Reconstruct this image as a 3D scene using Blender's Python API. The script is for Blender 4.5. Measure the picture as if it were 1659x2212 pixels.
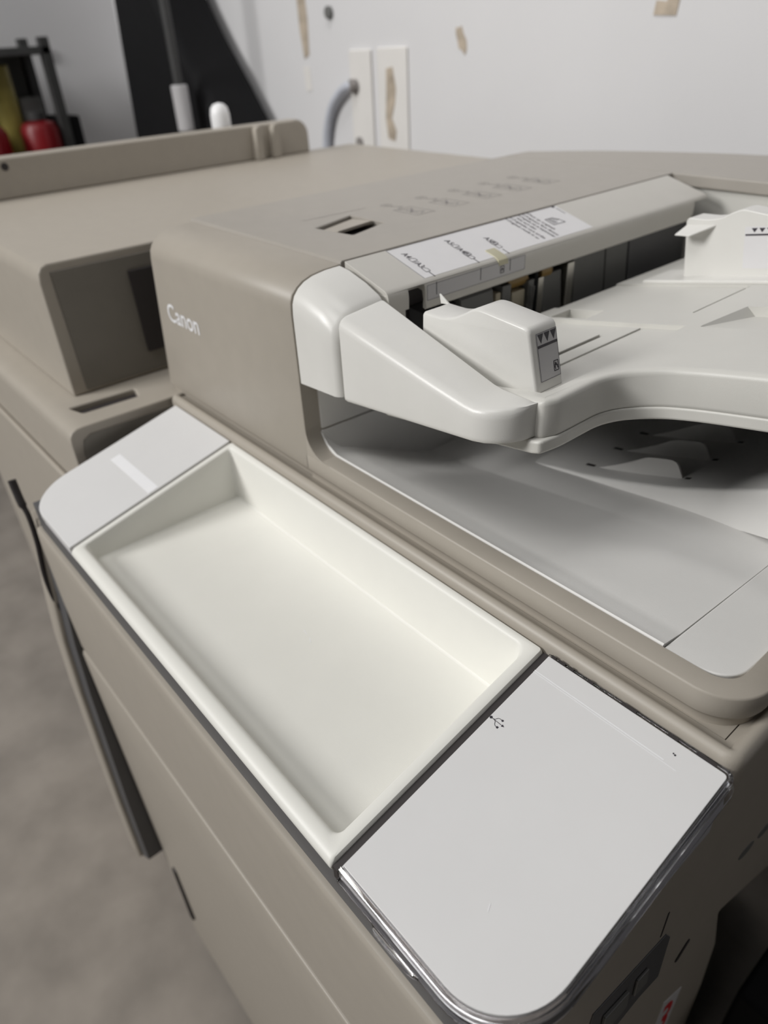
import bpy, bmesh, math, random
from mathutils import Vector, Matrix
random.seed(7)
for o in list(bpy.data.objects): bpy.data.objects.remove(o, do_unlink=True)
SC = bpy.context.scene
COL = SC.collection
H = 0.81            # height of the tray's back edge above the floor; all y/z below are relative to that edge

# ------------------------------------------------------------------ camera
cd = bpy.data.cameras.new('camera'); cam = bpy.data.objects.new('camera', cd); COL.objects.link(cam)
Rr = ((0.647836, 0.760329, -0.046987), (0.401428, -0.393155, -0.827215), (-0.647429, 0.517038, -0.559917))
m = Matrix(((Rr[0][0], -Rr[1][0], -Rr[2][0], 0.162648), (Rr[0][1], -Rr[1][1], -Rr[2][1], -0.236935),
            (Rr[0][2], -Rr[1][2], -Rr[2][2], 0.280742 + H), (0, 0, 0, 1)))
cam.matrix_world = m
cd.sensor_fit = 'VERTICAL'; cd.sensor_height = 36; cd.sensor_width = 27
cd.lens = 1533.945 / 2212 * 36
cd.clip_start = 0.01
cd.dof.use_dof = True; cd.dof.focus_distance = 0.37; cd.dof.aperture_fstop = 6.8
SC.camera = cam

# ------------------------------------------------------------------ world, lights, exposure
SC.view_settings.view_transform = 'Standard'; SC.view_settings.look = 'None'
SC.view_settings.exposure = 0.28; SC.view_settings.gamma = 1.0
w = bpy.data.worlds.new('world'); SC.world = w; w.use_nodes = True
w.node_tree.nodes['Background'].inputs[0].default_value = (0.95, 0.97, 1.0, 1)
w.node_tree.nodes['Background'].inputs[1].default_value = 0.02

def area(name, loc, target, sx, sy, power, col):
    l = bpy.data.lights.new(name, 'AREA'); l.shape = 'RECTANGLE'; l.size = sx; l.size_y = sy
    l.energy = power; l.color = col
    o = bpy.data.objects.new(name, l); COL.objects.link(o)
    o.location = (loc[0], loc[1], loc[2] + H)
    d = Vector((target[0] - loc[0], target[1] - loc[1], target[2] - loc[2]))
    o.rotation_euler = d.to_track_quat('-Z', 'Y').to_euler()
    return o
area('front_window', (-1.45, -2.55, 1.60), (-0.15, 0.15, 0.05), 1.0, 1.0, 62, (1.0, 0.99, 0.97))
area('ceiling_panel', (-0.30, -1.15, 2.0), (-0.12, 0.10, 0.0), 1.0, 0.8, 12, (1.0, 0.99, 0.97))
bl = area('wall_fill_light', (-0.5, 0.05, 2.2), (-0.7, 0.8, 0.45), 0.9, 0.4, 2.5, (1.0, 0.985, 0.97)); bl.data.spread = math.radians(75)  # unseen fill light added to brighten the back wall

# ------------------------------------------------------------------ materials
def mat(name, col, rough=0.45, noise=0.0, scale=40.0, bump=0.0, bscale=1800.0, metal=0.0, spec=0.5, trans=0.0, emit=None, ior=1.45):
    mt = bpy.data.materials.new(name); mt.use_nodes = True
    nt = mt.node_tree; b = nt.nodes['Principled BSDF']
    b.inputs['Base Color'].default_value = (*col, 1); b.inputs['Roughness'].default_value = rough
    b.inputs['Metallic'].default_value = metal; b.inputs['Specular IOR Level'].default_value = spec
    b.inputs['Transmission Weight'].default_value = trans; b.inputs['IOR'].default_value = ior
    tc = nt.nodes.new('ShaderNodeTexCoord')
    if noise > 0:
        n = nt.nodes.new('ShaderNodeTexNoise'); n.inputs['Scale'].default_value = scale; n.inputs['Detail'].default_value = 6
        nt.links.new(tc.outputs['Object'], n.inputs['Vector'])
        r = nt.nodes.new('ShaderNodeValToRGB')
        r.color_ramp.elements[0].position = 0.3; r.color_ramp.elements[1].position = 0.7
        r.color_ramp.elements[0].color = (*[c * (1 - noise) for c in col], 1)
        r.color_ramp.elements[1].color = (*[min(1, c * (1 + noise)) for c in col], 1)
        nt.links.new(n.outputs['Fac'], r.inputs['Fac']); nt.links.new(r.outputs['Color'], b.inputs['Base Color'])
    if bump > 0:
        n2 = nt.nodes.new('ShaderNodeTexNoise'); n2.inputs['Scale'].default_value = bscale; n2.inputs['Detail'].default_value = 2
        nt.links.new(tc.outputs['Object'], n2.inputs['Vector'])
        bp = nt.nodes.new('ShaderNodeBump'); bp.inputs['Strength'].default_value = bump; bp.inputs['Distance'].default_value = 0.0004
        nt.links.new(n2.outputs['Fac'], bp.inputs['Height']); nt.links.new(bp.outputs['Normal'], b.inputs['Normal'])
    return mt
M = {}
M['taupe'] = mat('taupe_plastic', (0.398, 0.362, 0.312), 0.42, 0.02, 60, 0.12)
M['taupe_top'] = mat('taupe_lid_plastic', (0.362, 0.335, 0.300), 0.42, 0.02, 60, 0.12)
M['taupe_shade'] = mat('shaded_taupe_plastic', (0.20, 0.185, 0.16), 0.5, 0.03, 60, 0.1)  # taupe with shade painted in, for finisher ends turned from the light
M['white'] = mat('white_plastic', (0.72, 0.71, 0.68), 0.30, 0.012, 50, 0.12)
M['hopper'] = mat('hopper_plastic', (0.61, 0.60, 0.565), 0.40, 0.012, 50, 0.12)
M['outtray'] = mat('output_tray_plastic', (0.83, 0.82, 0.80), 0.40, 0.012, 50, 0.12)
M['tray'] = mat('utility_tray_plastic', (0.80, 0.792, 0.745), 0.42, 0.012, 30, 0.12)
M['lip'] = mat('lip_plastic', (0.57, 0.55, 0.51), 0.42, 0.012, 50, 0.12)
M['sheet'] = mat('white_sheet', (0.715, 0.71, 0.71), 0.30, 0.008, 40)
M['paper'] = mat('label_paper', (0.72, 0.71, 0.72), 0.35, 0.01, 90)
M['paper_grey'] = mat('label_grey', (0.52, 0.51, 0.52), 0.35, 0.01, 90)
M['ink'] = mat('ink', (0.035, 0.03, 0.04), 0.5, 0.02, 90)
M['ink_faint'] = mat('faint_ink', (0.27, 0.25, 0.24), 0.5, 0.02, 90)
M['black'] = mat('black_plastic', (0.010, 0.010, 0.011), 0.7, 0.05, 30, spec=0.15)
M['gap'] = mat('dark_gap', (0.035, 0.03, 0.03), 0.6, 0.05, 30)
M['grey'] = mat('grey_plastic', (0.16, 0.16, 0.155), 0.45, 0.03, 40)
M['bluegrey'] = mat('blue_grey_plastic', (0.46, 0.46, 0.49), 0.45, 0.03, 40)
M['darkstrip'] = mat('dark_grey_strip', (0.10, 0.10, 0.105), 0.45, 0.03, 40)
M['amber'] = mat('amber_plastic', (0.30, 0.19, 0.06), 0.4, 0.1, 60)
M['cream'] = mat('cream_plastic', (0.50, 0.45, 0.34), 0.4, 0.05, 60)
M['metal'] = mat('bright_metal', (0.65, 0.63, 0.58), 0.3, 0.03, 60, metal=1.0)
M['yellowlens'] = mat('yellowish_lens', (0.50, 0.47, 0.33), 0.25, 0.02, 60)
M['glass'] = mat('clear_acrylic', (0.97, 0.97, 1.0), 0.03, trans=1.0, ior=1.49)
M['logo'] = mat('logo_white', (0.86, 0.86, 0.88), 0.4, 0.01, 60)
M['red'] = mat('red_plastic', (0.20, 0.004, 0.008), 0.4, 0.05, 30)
M['redink'] = mat('red_ink', (0.62, 0.012, 0.02), 0.5, 0.02, 60)
M['wall'] = mat('white_wall_paint', (0.70, 0.695, 0.705), 0.7, 0.015, 6)
M['floorm'] = mat('carpet', (0.29, 0.26, 0.23), 0.9, 0.16, 11)
M['rustic'] = mat('brown_stain', (0.46, 0.39, 0.31), 0.8, 0.25, 40)
M['palewood'] = mat('pale_stained_plate', (0.75, 0.73, 0.705), 0.7, 0.03, 14)
M['hose'] = mat('grey_blue_hose', (0.52, 0.54, 0.60), 0.4, 0.05, 50)
M['yellow'] = mat('dull_yellow', (0.30, 0.25, 0.06), 0.5, 0.15, 30)
M['rack'] = mat('dark_rack_metal', (0.05, 0.05, 0.05), 0.5, 0.1, 30)
M['bottle'] = mat('white_bottle_plastic', (0.85, 0.85, 0.86), 0.3, 0.01, 30)

# ------------------------------------------------------------------ builders
def thing(name, label, cat, loc, group=None):
    o = bpy.data.objects.new(name, None); COL.objects.link(o); o.empty_display_size = 0.05
    o.location = (loc[0], loc[1], loc[2] + H); o['label'] = label; o['category'] = cat
    if group: o['group'] = group
    return o
def rootloc(p):
    while p.parent: p = p.parent
    return p.location
def link(name, bm, material, parent=None, bevel=0.0, seg=2, angle=38, smooth=32, loc=None, sub=0):
    me = bpy.data.meshes.new(name)
    bmesh.ops.recalc_face_normals(bm, faces=bm.faces[:])
    org = Vector(rootloc(parent)) if parent else (Vector((loc[0], loc[1], loc[2] + H)) if loc else Vector((0, 0, 0)))
    bmesh.ops.translate(bm, verts=bm.verts[:], vec=Vector((0, 0, H)) - org)
    bm.to_mesh(me); bm.free()
    for p in me.polygons: p.use_smooth = True
    try: me.set_sharp_from_angle(angle=math.radians(smooth))
    except Exception: pass
    o = bpy.data.objects.new(name, me); COL.objects.link(o)
    if parent: o.parent = parent
    else: o.location = org
    for mm in (material if isinstance(material, (list, tuple)) else [material]): me.materials.append(M[mm])
    if bevel > 0:
        b = o.modifiers.new('bevel', 'BEVEL'); b.width = bevel; b.segments = seg; b.limit_method = 'ANGLE'
        b.angle_limit = math.radians(angle); b.harden_normals = True; b.miter_outer = 'MITER_ARC'
    return o
def tag(o, label, cat, group=None):
    o['label'] = label; o['category'] = cat
    if group: o['group'] = group
    return o
def structure(o): o['kind'] = 'structure'; return o
def B(): return bmesh.new()
def face(bm, pts): return bm.faces.new([bm.verts.new(p) for p in pts])
def loft(bm, loops, cap=True, closed=True):
    rings = [[bm.verts.new(p) for p in l] for l in loops]
    n = len(rings[0])
    for a, b in zip(rings, rings[1:]):
        for i in range(n if closed else n - 1):
            j = (i + 1) % n
            bm.faces.new((a[i], a[j], b[j], b[i]))
    if cap and closed:
        bm.faces.new(rings[0]); bm.faces.new(list(reversed(rings[-1])))
    return bm
def box(bm, x0, x1, y0, y1, z0, z1):
    return loft(bm, [[(x0, y0, z0), (x1, y0, z0), (x1, y1, z0), (x0, y1, z0)], [(x0, y0, z1), (x1, y0, z1), (x1, y1, z1), (x0, y1, z1)]])
def extX(bm, yz, x0, x1): return loft(bm, [[(x0, y, z) for y, z in yz], [(x1, y, z) for y, z in yz]])
def extY(bm, xz, y0, y1): return loft(bm, [[(x, y0, z) for x, z in xz], [(x, y1, z) for x, z in xz]])
def extZ(bm, xy, fb, ft):
    f = lambda g, x, y: g(x, y) if callable(g) else g
    return loft(bm, [[(x, y, f(fb, x, y)) for x, y in xy], [(x, y, f(ft, x, y)) for x, y in xy]])
def cyl(bm, c, axis, r, l, n=20, r2=None):
    a = Vector(axis).normalized(); t = a.orthogonal().normalized(); s = a.cross(t); c = Vector(c)
    r2 = r if r2 is None else r2
    L = []
    for k, rr in ((0, r), (1, r2)):
        L.append([c + a * l * k + (t * math.cos(2 * math.pi * i / n) + s * math.sin(2 * math.pi * i / n)) * rr for i in range(n)])
    return loft(bm, L)
def lathe(bm, c, prof, n=24):
    return loft(bm, [[(c[0] + r * math.cos(2 * math.pi * i / n), c[1] + r * math.sin(2 * math.pi * i / n), c[2] + z) for i in range(n)] for r, z in prof])
def tube(bm, pts, r, n=10):
    P = [Vector(p) for p in pts]; L = []
    up = Vector((0.13, 0.2, 1)).normalized()
    for i, p in enumerate(P):
        d = (P[min(i + 1, len(P) - 1)] - P[max(i - 1, 0)]).normalized()
        t = d.cross(up).normalized(); s = d.cross(t)
        rr = r[i] if isinstance(r, (list, tuple)) else r
        L.append([p + (t * math.cos(2 * math.pi * k / n) + s * math.sin(2 * math.pi * k / n)) * rr for k in range(n)])
    return loft(bm, L)
def arc(cx, cy, r, a0, a1, n=8):
    return [(cx + r * math.cos(math.radians(a0 + (a1 - a0) * i / n)), cy + r * math.sin(math.radians(a0 + (a1 - a0) * i / n))) for i in range(n + 1)]
def crom(pts, n=6):
    out = []
    for i in range(len(pts) - 1):
        p0 = pts[max(i - 1, 0)]; p1 = pts[i]; p2 = pts[i + 1]; p3 = pts[min(i + 2, len(pts) - 1)]
        for k in range(n):
            t = k / n
            out.append(tuple(0.5 * ((2 * b) + (-a + c) * t + (2 * a - 5 * b + 4 * c - d) * t * t + (-a + 3 * b - 3 * c + d) * t ** 3) for a, b, c, d in zip(p0, p1, p2, p3)))
    out.append(tuple(pts[-1])); return out
def offset(path, d):
    """offset an open plan path to its left by d"""
    out = []
    for i, p in enumerate(path):
        ns = []
        for a, b in ((i - 1, i), (i, i + 1)):
            if a >= 0 and b < len(path):
                v = Vector((path[b][0] - path[a][0], path[b][1] - path[a][1])).normalized(); ns.append(Vector((-v.y, v.x)))
        nn = sum(ns, Vector((0, 0))); nn.normalize()
        k = 1 / max(0.3, nn.dot(ns[0])); out.append((p[0] + nn.x * d * k, p[1] + nn.y * d * k))
    return out
def sweep(bm, path, prof):
    """prof = list of (inward offset, z), swept along a plan path"""
    offs = [offset(path, u) for u, z in prof]
    return loft(bm, [[(offs[j][i][0], offs[j][i][1], prof[j][1]) for j in range(len(prof))] for i in range(len(path))])
def cut(o, bm):
    """boolean difference with a closed bmesh given in tray coordinates"""
    me = bpy.data.meshes.new('cutter'); bmesh.ops.recalc_face_normals(bm, faces=bm.faces[:])
    bmesh.ops.translate(bm, verts=bm.verts[:], vec=(0, 0, H)); bm.to_mesh(me); bm.free()
    c = bpy.data.objects.new('cutter', me); COL.objects.link(c)
    md = o.modifiers.new('cut', 'BOOLEAN'); md.operation = 'DIFFERENCE'; md.object = c; md.solver = 'EXACT'
    bpy.context.view_layer.update()
    bev = [x for x in o.modifiers if x.type == 'BEVEL']
    for x in bev: x.show_viewport = False
    bpy.context.view_layer.update()
    ev = o.evaluated_get(bpy.context.evaluated_depsgraph_get())
    nm = bpy.data.meshes.new_from_object(ev); old = o.data
    o.modifiers.remove(md); o.data = nm; nm.name = old.name
    for x in bev: x.show_viewport = True
    for p in nm.polygons: p.use_smooth = True
    nm.set_sharp_from_angle(angle=math.radians(32))
    bpy.data.objects.remove(c, do_unlink=True)
    return o

class Flat:
    """collects flat printed marks laid in a frame (origin, u, v) and links them as one thin mesh"""
    def __init__(s, o, u, v, lift=0.00012):
        s.o = Vector(o); s.u = Vector(u).normalized(); s.v = Vector(v).normalized(); s.n = s.u.cross(s.v).normalized(); s.lift = lift; s.bm = B()
    def P(s, x, y, h=0): return s.o + s.u * x + s.v * y + s.n * (s.lift + h)
    def poly(s, pts):
        loft(s.bm, [[s.P(x, y, -0.00006) for x, y in pts], [s.P(x, y, 0.00003) for x, y in pts]])
    def rect(s, x0, x1, y0, y1): s.poly([(x0, y0), (x1, y0), (x1, y1), (x0, y1)])
    def line(s, a, b, w):
        d = Vector((b[0] - a[0], b[1] - a[1])); n = Vector((-d.y, d.x)).normalized() * w / 2
        s.poly([(a[0] - n.x, a[1] - n.y), (b[0] - n.x, b[1] - n.y), (b[0] + n.x, b[1] + n.y), (a[0] + n.x, a[1] + n.y)])
    def path(s, pts, w):
        for a, b in zip(pts, pts[1:]): s.line(a, b, w)
    def frame(s, x0, x1, y0, y1, w): s.path([(x0, y0), (x1, y0), (x1, y1), (x0, y1), (x0, y0)], w)
    def disc(s, x, y, r, n=16): s.poly([(x + r * math.cos(2 * math.pi * i / n), y + r * math.sin(2 * math.pi * i / n)) for i in range(n)])
    def ring(s, x, y, r, w, n=20): s.path([(x + r * math.cos(2 * math.pi * i / n), y + r * math.sin(2 * math.pi * i / n)) for i in range(n + 1)], w)
    def text(s, t, x, y, h, width=None, bold=0.0, shear=0.0):
        cu = bpy.data.curves.new('lettering', 'FONT'); cu.body = t; cu.size = h / 0.72; cu.offset = bold * h / 0.72; cu.shear = shear; cu.resolution_u = 3
        ob = bpy.data.objects.new('lettering', cu); COL.objects.link(ob); bpy.context.view_layer.update()
        me = bpy.data.meshes.new_from_object(ob.evaluated_get(bpy.context.evaluated_depsgraph_get()))
        bpy.data.objects.remove(ob, do_unlink=True)
        xs = [v.co.x for v in me.vertices]; k = 1.0
        if width and xs: k = width / (max(xs) - min(xs))
        vs = [s.bm.verts.new(s.P(x + (v.co.x - min(xs)) * k, y + v.co.y)) for v in me.vertices]
        for p in me.polygons:
            try: s.bm.faces.new([vs[i] for i in p.vertices])
            except ValueError: pass
        bpy.data.meshes.remove(me)
    def build(s, name, material, parent): return link(name, s.bm, material, parent)

S = 0.2432                      # slope of the front panel strip
SL = math.sqrt(1 + S * S)
def pp(x, y, d=0.0): return (x, y, S * y + d)
def panel(bm, xy, d0, d1): return extZ(bm, xy, lambda x, y: S * y + d0, lambda x, y: S * y + d1)

# ================================================================== the room
bm = B(); box(bm, -3.2, 2.2, -2.2, 0.9, -H - 0.05, -H); structure(link('floor', bm, 'floorm', loc=(0, 0, -H)))
bm = B(); box(bm, -3.2, 2.2, 0.80, 0.90, -H, 1.75); structure(link('wall_back', bm, 'wall', loc=(0, 0.8, -H)))
bm = B(); box(bm, -3.3, -2.25, 0.0, 0.80, -H, 1.75); structure(link('wall_left', bm, 'wall', loc=(-2.25, 0.4, -H)))

# ================================================================== COPIER (main cabinet with the sloping front strip)
cop = thing('copier', 'large taupe office copier cabinet with white storage tray and clear-edged panel along its sloping front', 'copier', (-0.17, 0.2, -H))
YF = -0.1505
# cabinet body: the right end has a dark open bay low at the back
bm = B(); box(bm, -0.446, -0.08, -0.143, 0.50, -H + 0.035, -0.063)
link('cabinet_body', bm, 'taupe', cop, 0.004)
bm = B()
extX(bm, [(-0.143, -H + 0.035), (0.17, -H + 0.035), (0.150, -0.45), (0.133, -0.35), (0.098, -0.255), (0.205, -0.325), (0.50, -0.50), (0.50, -0.031), (0.004, -0.031), (-0.004, -0.0325), (-0.135, -0.0645), (-0.143, -0.072)], 0.0015, 0.1035)
box(bm, -0.0795, 0.0014, -0.143, 0.10, -H + 0.035, -0.063)
side = link('side_panel', bm, 'taupe', cop, 0.002)
# features on the right side
for yy, zz in ((0.1003, -0.1787), (0.130, -0.1865)):
    b2 = B(); extX(b2, [(yy + 0.012 * math.cos(a * math.pi / 12), zz + 0.0065 * math.sin(a * math.pi / 12) - 0.004 * math.cos(a * math.pi / 12)) for a in range(24)], 0.1025, 0.1038); link('round_plug', b2, 'grey', cop, 0.0003)
b2 = B()
pts = arc(0.037, -0.2235, 0.0036, 40, 220, 8) + arc(0.0435, -0.217, 0.0036, 220, 400, 8)
extX(b2, [(y, z) for y, z in arc(0.0335, -0.2275, 0.0034, 135, 315, 8) + arc(0.0415, -0.2195, 0.0034, -45, 135, 8)], 0.1030, 0.1041); link('oval_slot', b2, 'gap', cop)
b2 = B(); extX(b2, [(-0.0792, -0.1146), (-0.0092, -0.1357), (-0.001, -0.150), (0.0035, -0.205), (-0.02, -0.195), (-0.07, -0.19), (-0.083, -0.17)], 0.1032, 0.1042)
rec = link('latch_recess', b2, 'darkstrip', cop, 0.0004)
b2 = B(); extX(b2, [(-0.068, -0.135), (-0.045, -0.143), (-0.042, -0.165), (-0.066, -0.162)], 0.1042, 0.1062); link('latch_lever', b2, 'grey', rec, 0.0006)
b2 = B(); extX(b2, [(-0.036, -0.146), (-0.024, -0.150), (-0.020, -0.172), (-0.034, -0.168)], 0.1042, 0.1058); link('latch_lever', b2, 'grey', rec, 0.0006)
b2 = B(); box(b2, 0.1033, 0.1038, -0.0172, -0.0158, -0.128, -0.103); link('seam_notch', b2, 'gap', cop)
# number label
b2 = B(); extX(b2, [(0.043, -0.310), (0.076, -0.338), (0.076, -0.43), (0.043, -0.40)], 0.1034, 0.1039); nl = link('number_label', b2, 'paper', cop)
nl['label'] = 'white label with a red figure 3'
fl = Flat((0.1039, 0.047, -0.385), (0, 0.76, -0.65), (0, 0, 1)); fl.text('3', 0.003, 0.004, 0.058, 0.026, 0.02); fl.build('numeral', 'redink', nl)
# dark panel inside the open bay
b2 = B(); extX(b2, [(0.24, -0.42), (0.50, -0.54), (0.50, -H + 0.06), (0.24, -0.60)], 0.0042, 0.05); link('bay_panel', b2, 'grey', cop, 0.003)
b2 = B(); extX(b2, [(0.098, -0.26), (0.5, -0.26), (0.5, -H + 0.036), (0.10, -H + 0.036)], 0.0016, 0.0040); link('bay_shade', b2, 'black', cop)  # black layer added to paint the bay's interior into deep shade
# corner pillar at the far end of the front, with a dark seam beside it
PF = ((-0.072, -0.1455), (-0.10, -0.1515), (-0.15, -0.159), (-0.21, -0.1655), (-0.28, -0.1695), (-0.36, -0.1725), (-0.46, -0.1760), (-0.58, -0.1785))
b2 = B(); loft(b2, [[(-0.478, -0.106, z), (-0.4515, -0.106, z), (-0.4515, y + 0.002, z), (-0.4535, y, z), (-0.474, y - 0.001, z), (-0.478, y + 0.003, z)] for z, y in PF])
link('corner_pillar', b2, 'taupe', cop, smooth=50)
b2 = B(); loft(b2, [[(-0.4516, -0.106, z), (-0.4465, -0.106, z), (-0.4405, -0.106, z), (-0.4405, min(-0.1515, y + 0.008), z), (-0.4516, y + 0.0045, z)] for z, y in PF])
link('pillar_seam', b2, 'darkstrip', cop, smooth=50)
b2 = B(); box(b2, -0.412, -0.402, -0.1545, -0.150, -0.70, -0.58); link('door_slot', b2, 'gap', cop, 0.002)

# front covers
b2 = B(); extX(b2, [(-0.12, -0.0705), (-0.1465, -0.0697), (-0.1490, -0.0697), (-0.1503, -0.0702), (-0.1512, -0.0714), (-0.1518, -0.0740), (-0.1524, -0.0850), (-0.1528, -0.15), (-0.1522, -0.2145), (-0.1495, -0.2165), (-0.12, -0.2165)], -0.441, 0.093)
link('upper_front_cover', b2, 'taupe', cop, 0.0008)
b2 = B(); extX(b2, [(-0.12, -0.2185), (-0.149, -0.2185), (-0.1530, -0.2195), (-0.1540, -0.224), (-0.1535, -0.30), (-0.1515, -0.60), (-0.150, -H + 0.02), (-0.12, -H + 0.02)], -0.441, 0.093)
ld = link('lower_front_door', b2, 'taupe', cop, 0.001)
b2 = B(); extZ(b2, [(-0.4365, -0.1472), (0.0700, -0.1472)] + arc(0.0700, -0.1142, 0.0330, -88, -2, 12) + [(0.1030, -0.105), (0.0980, -0.105), (0.066, -0.1400), (-0.4365, -0.1400)], -0.0720, -0.0428); link('reveal_strip', b2, 'darkstrip', cop, 0.0008)
for cx in (-0.41, 0.06):
    b2 = B(); cyl(b2, (cx - 0.012, -0.115, -H + 0.0165), (1, 0, 0), 0.0165, 0.024, 24); link('caster_wheel', b2, 'black', cop, 0.002)

# rail with its round bead, wrapping round the right end
path = [(-0.446, 0.0)] + [(0.098, 0.0)] + arc(0.0985, 0.0085, 0.0085, -85, -5, 7) + [(0.107, 0.012), (0.107, 0.46)]
prof = [(0.0005, -0.030), (0.0, -0.0042), (0.0, -0.001), (0.0006, 0.0020), (0.0020, 0.0042), (0.0040, 0.0053), (0.0060, 0.0049), (0.0078, 0.0034), (0.0090, 0.0014), (0.0125, 0.0010), (0.0125, -0.030)]
link('bead_rail', sweep(B(), path[:-1], prof), 'taupe', cop, smooth=50)
link('bead_rail', sweep(B(), path[-2:], prof), 'taupe', cop, smooth=50)

# --- left white cover
R1 = 0.036
outl = [(-0.3365, -0.1495), (-0.3365, -0.0012), (-0.4365, -0.0012)] + [(-0.4365, -0.1495 + R1)] + [(x, y) for x, y in arc(-0.4365 + R1, -0.1495 + R1, R1, 180, 270, 12)][1:]
lc = link('left_cover', panel(B(), outl, -0.0062, 0.0), 'sheet', cop, 0.0009)
lc['label'] = 'plain white cover at the far end of the sloping strip'
link('cover_base', panel(B(), [(x * 1.0, max(y, -0.1475)) for x, y in outl], -0.0165, -0.0064), 'bluegrey', lc, 0.001)
link('pale_stripe', panel(B(), [(-0.415, -0.079), (-0.338, -0.079), (-0.338, -0.070), (-0.415, -0.070)], 0.00003, 0.0002), 'logo', lc)  # thin stripe, paler than the cover around it

# --- storage tray
X0, X1, Y0, Y1 = -0.3338, -0.0008, -0.1502, -0.0008
b2 = B()
ZF = -0.0500
def ringz(x0, x1, y0, y1, d, r=None, flat=None):
    r = r or [0.001] * 4
    pts = []
    for (cx, cy, a, rr) in ((x0 + r[0], y0 + r[0], 180, r[0]), (x1 - r[1], y0 + r[1], 270, r[1]), (x1 - r[2], y1 - r[2], 0, r[2]), (x0 + r[3], y1 - r[3], 90, r[3])):
        pts += arc(cx, cy, rr, a, a + 90, 6)
    return [(x, y, flat if flat is not None else S * y + d) for x, y in pts]
L = [ringz(X0 + 0.001, X1 - 0.001, Y0 + 0.0065, Y1 - 0.001, 0, flat=-0.0545),
     ringz(X0 + 0.0004, X1 - 0.0004, Y0 + 0.0062, Y1 - 0.0004, -0.0080),
     ringz(X0, X1, Y0 + 0.0008, Y1, -0.0064),
     ringz(X0, X1, Y0, Y1, -0.0040),
     ringz(X0 + 0.0002, X1 - 0.0002, Y0 + 0.0006, Y1 - 0.0002, -0.0016, [0.002] * 4),
     ringz(X0 + 0.0008, X1 - 0.0008, Y0 + 0.0020, Y1 - 0.0008, -0.0003, [0.002] * 4),
     ringz(X0 + 0.0020, X1 - 0.0020, Y0 + 0.0042, Y1 - 0.0020, 0.0002, [0.003] * 4),
     ringz(X0 + 0.0045, X1 - 0.0062, Y0 + 0.0075, Y1 - 0.0042, 0.0, [0.003, 0.005, 0.008, 0.003]),
     ringz(X0 + 0.0056, X1 - 0.0074, Y0 + 0.0095, Y1 - 0.0052, -0.0009, [0.003, 0.005, 0.008, 0.003]),
     ringz(X0 + 0.0060, X1 - 0.0080, Y0 + 0.0106, Y1 - 0.0057, -0.0022, [0.003, 0.005, 0.008, 0.003]),
     ringz(X0 + 0.0072, X1 - 0.0095, Y0 + 0.0140, Y1 - 0.0068, 0, [0.003, 0.005, 0.006, 0.003], flat=ZF + 0.0012),
     ringz(X0 + 0.0082, X1 - 0.0105, Y0 + 0.0152, Y1 - 0.0078, 0, [0.003, 0.005, 0.006, 0.003], flat=ZF + 0.0002),
     ringz(X0 + 0.0092, X1 - 0.0115, Y0 + 0.0165, Y1 - 0.0088, 0, [0.003, 0.005, 0.006, 0.003], flat=ZF)]
tr = link('storage_tray', loft(b2, L), 'tray', cop, smooth=40)
tr['label'] = 'open cream-white storage tray'
fs = Flat((0, 0, ZF), (1, 0, 0), (0, 1, 0), 0.0001)
fs.line((-0.150, -0.062), (-0.145, -0.063), 0.0004); fs.line((-0.141, -0.0635), (-0.137, -0.0655), 0.0005); fs.build('scuff_mark', 'logo', tr)
# dark seam strip between tray and right cover
link('seam_strip', panel(B(), [(-0.0006, -0.149), (0.0030, -0.149), (0.0030, -0.001), (-0.0006, -0.001)], -0.012, -0.0030), 'gap', cop)

# --- right cover: white sheet inside a clear acrylic rim
rc = link('right_cover', panel(B(), [(0.0042, -0.1463), (0.0706, -0.1463)] + arc(0.0706, -0.1123, 0.0340, -90, 0, 14)[1:] + [(0.1046, -0.0060)] + arc(0.1026, -0.0050, 0.0020, 0, 90, 4) + [(0.0042, -0.0030)], -0.0022, 0.0), 'sheet', cop, 0.0003)
rc['label'] = 'white sheet cover with clear acrylic rim at the near end'
def rimpath(d):
    q = d
    return [(0.0036, -0.1466 - q)] + [(0.0706, -0.1466 - q)] + arc(0.0706, -0.1123, 0.0343 + q, -90, 0, 18)[1:] + [(0.1049 + q, -0.0060)] + arc(0.1026, -0.0050, 0.0023 + q, 0, 90, 6) + [(0.0036, -0.0027 + min(q, 0.0016))]
def rim(d0, d1, z0, z1):
    a = rimpath(d0); b = rimpath(d1); bm = B()
    loft(bm, [[pp(*a[i], z1), pp(*b[i], z1 - 0.0008 if d1 > d0 else z1), pp(*b[i], z0), pp(*a[i], z0)] for i in range(len(a))])
    return bm
link('clear_rim', rim(0.0004, 0.0026, -0.0060, 0.0003), 'glass', rc, 0.0005, 2)
link('clear_skirt', rim(0.0012, 0.0040, -0.0088, -0.0064), 'glass', rc, 0.0005, 2)
b2 = B(); t0 = [(0.029, -0.1506), (0.033, -0.1527), (0.055, -0.1527), (0.060, -0.1506)]
link('finger_tab', panel(b2, t0, -0.0086, -0.0058), 'glass', rc, 0.0006, 2)
base = [(0.0036, -0.1470)] + [(0.0706, -0.1470)] + arc(0.0706, -0.1123, 0.0347, -90, 0, 14)[1:] + [(0.1053, -0.0035), (0.0036, -0.0035)]
link('cover_base', extZ(B(), base, lambda x, y: min(-0.0425, S * y - 0.0108), lambda x, y: S * y - 0.0090), 'bluegrey', rc, 0.0008)
link('inner_liner', panel(B(), [(x - 0.0005, y + 0.0003 if y < -0.05 else y) for x, y in base], -0.0089, -0.0024), 'sheet', rc, 0.0004)
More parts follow.
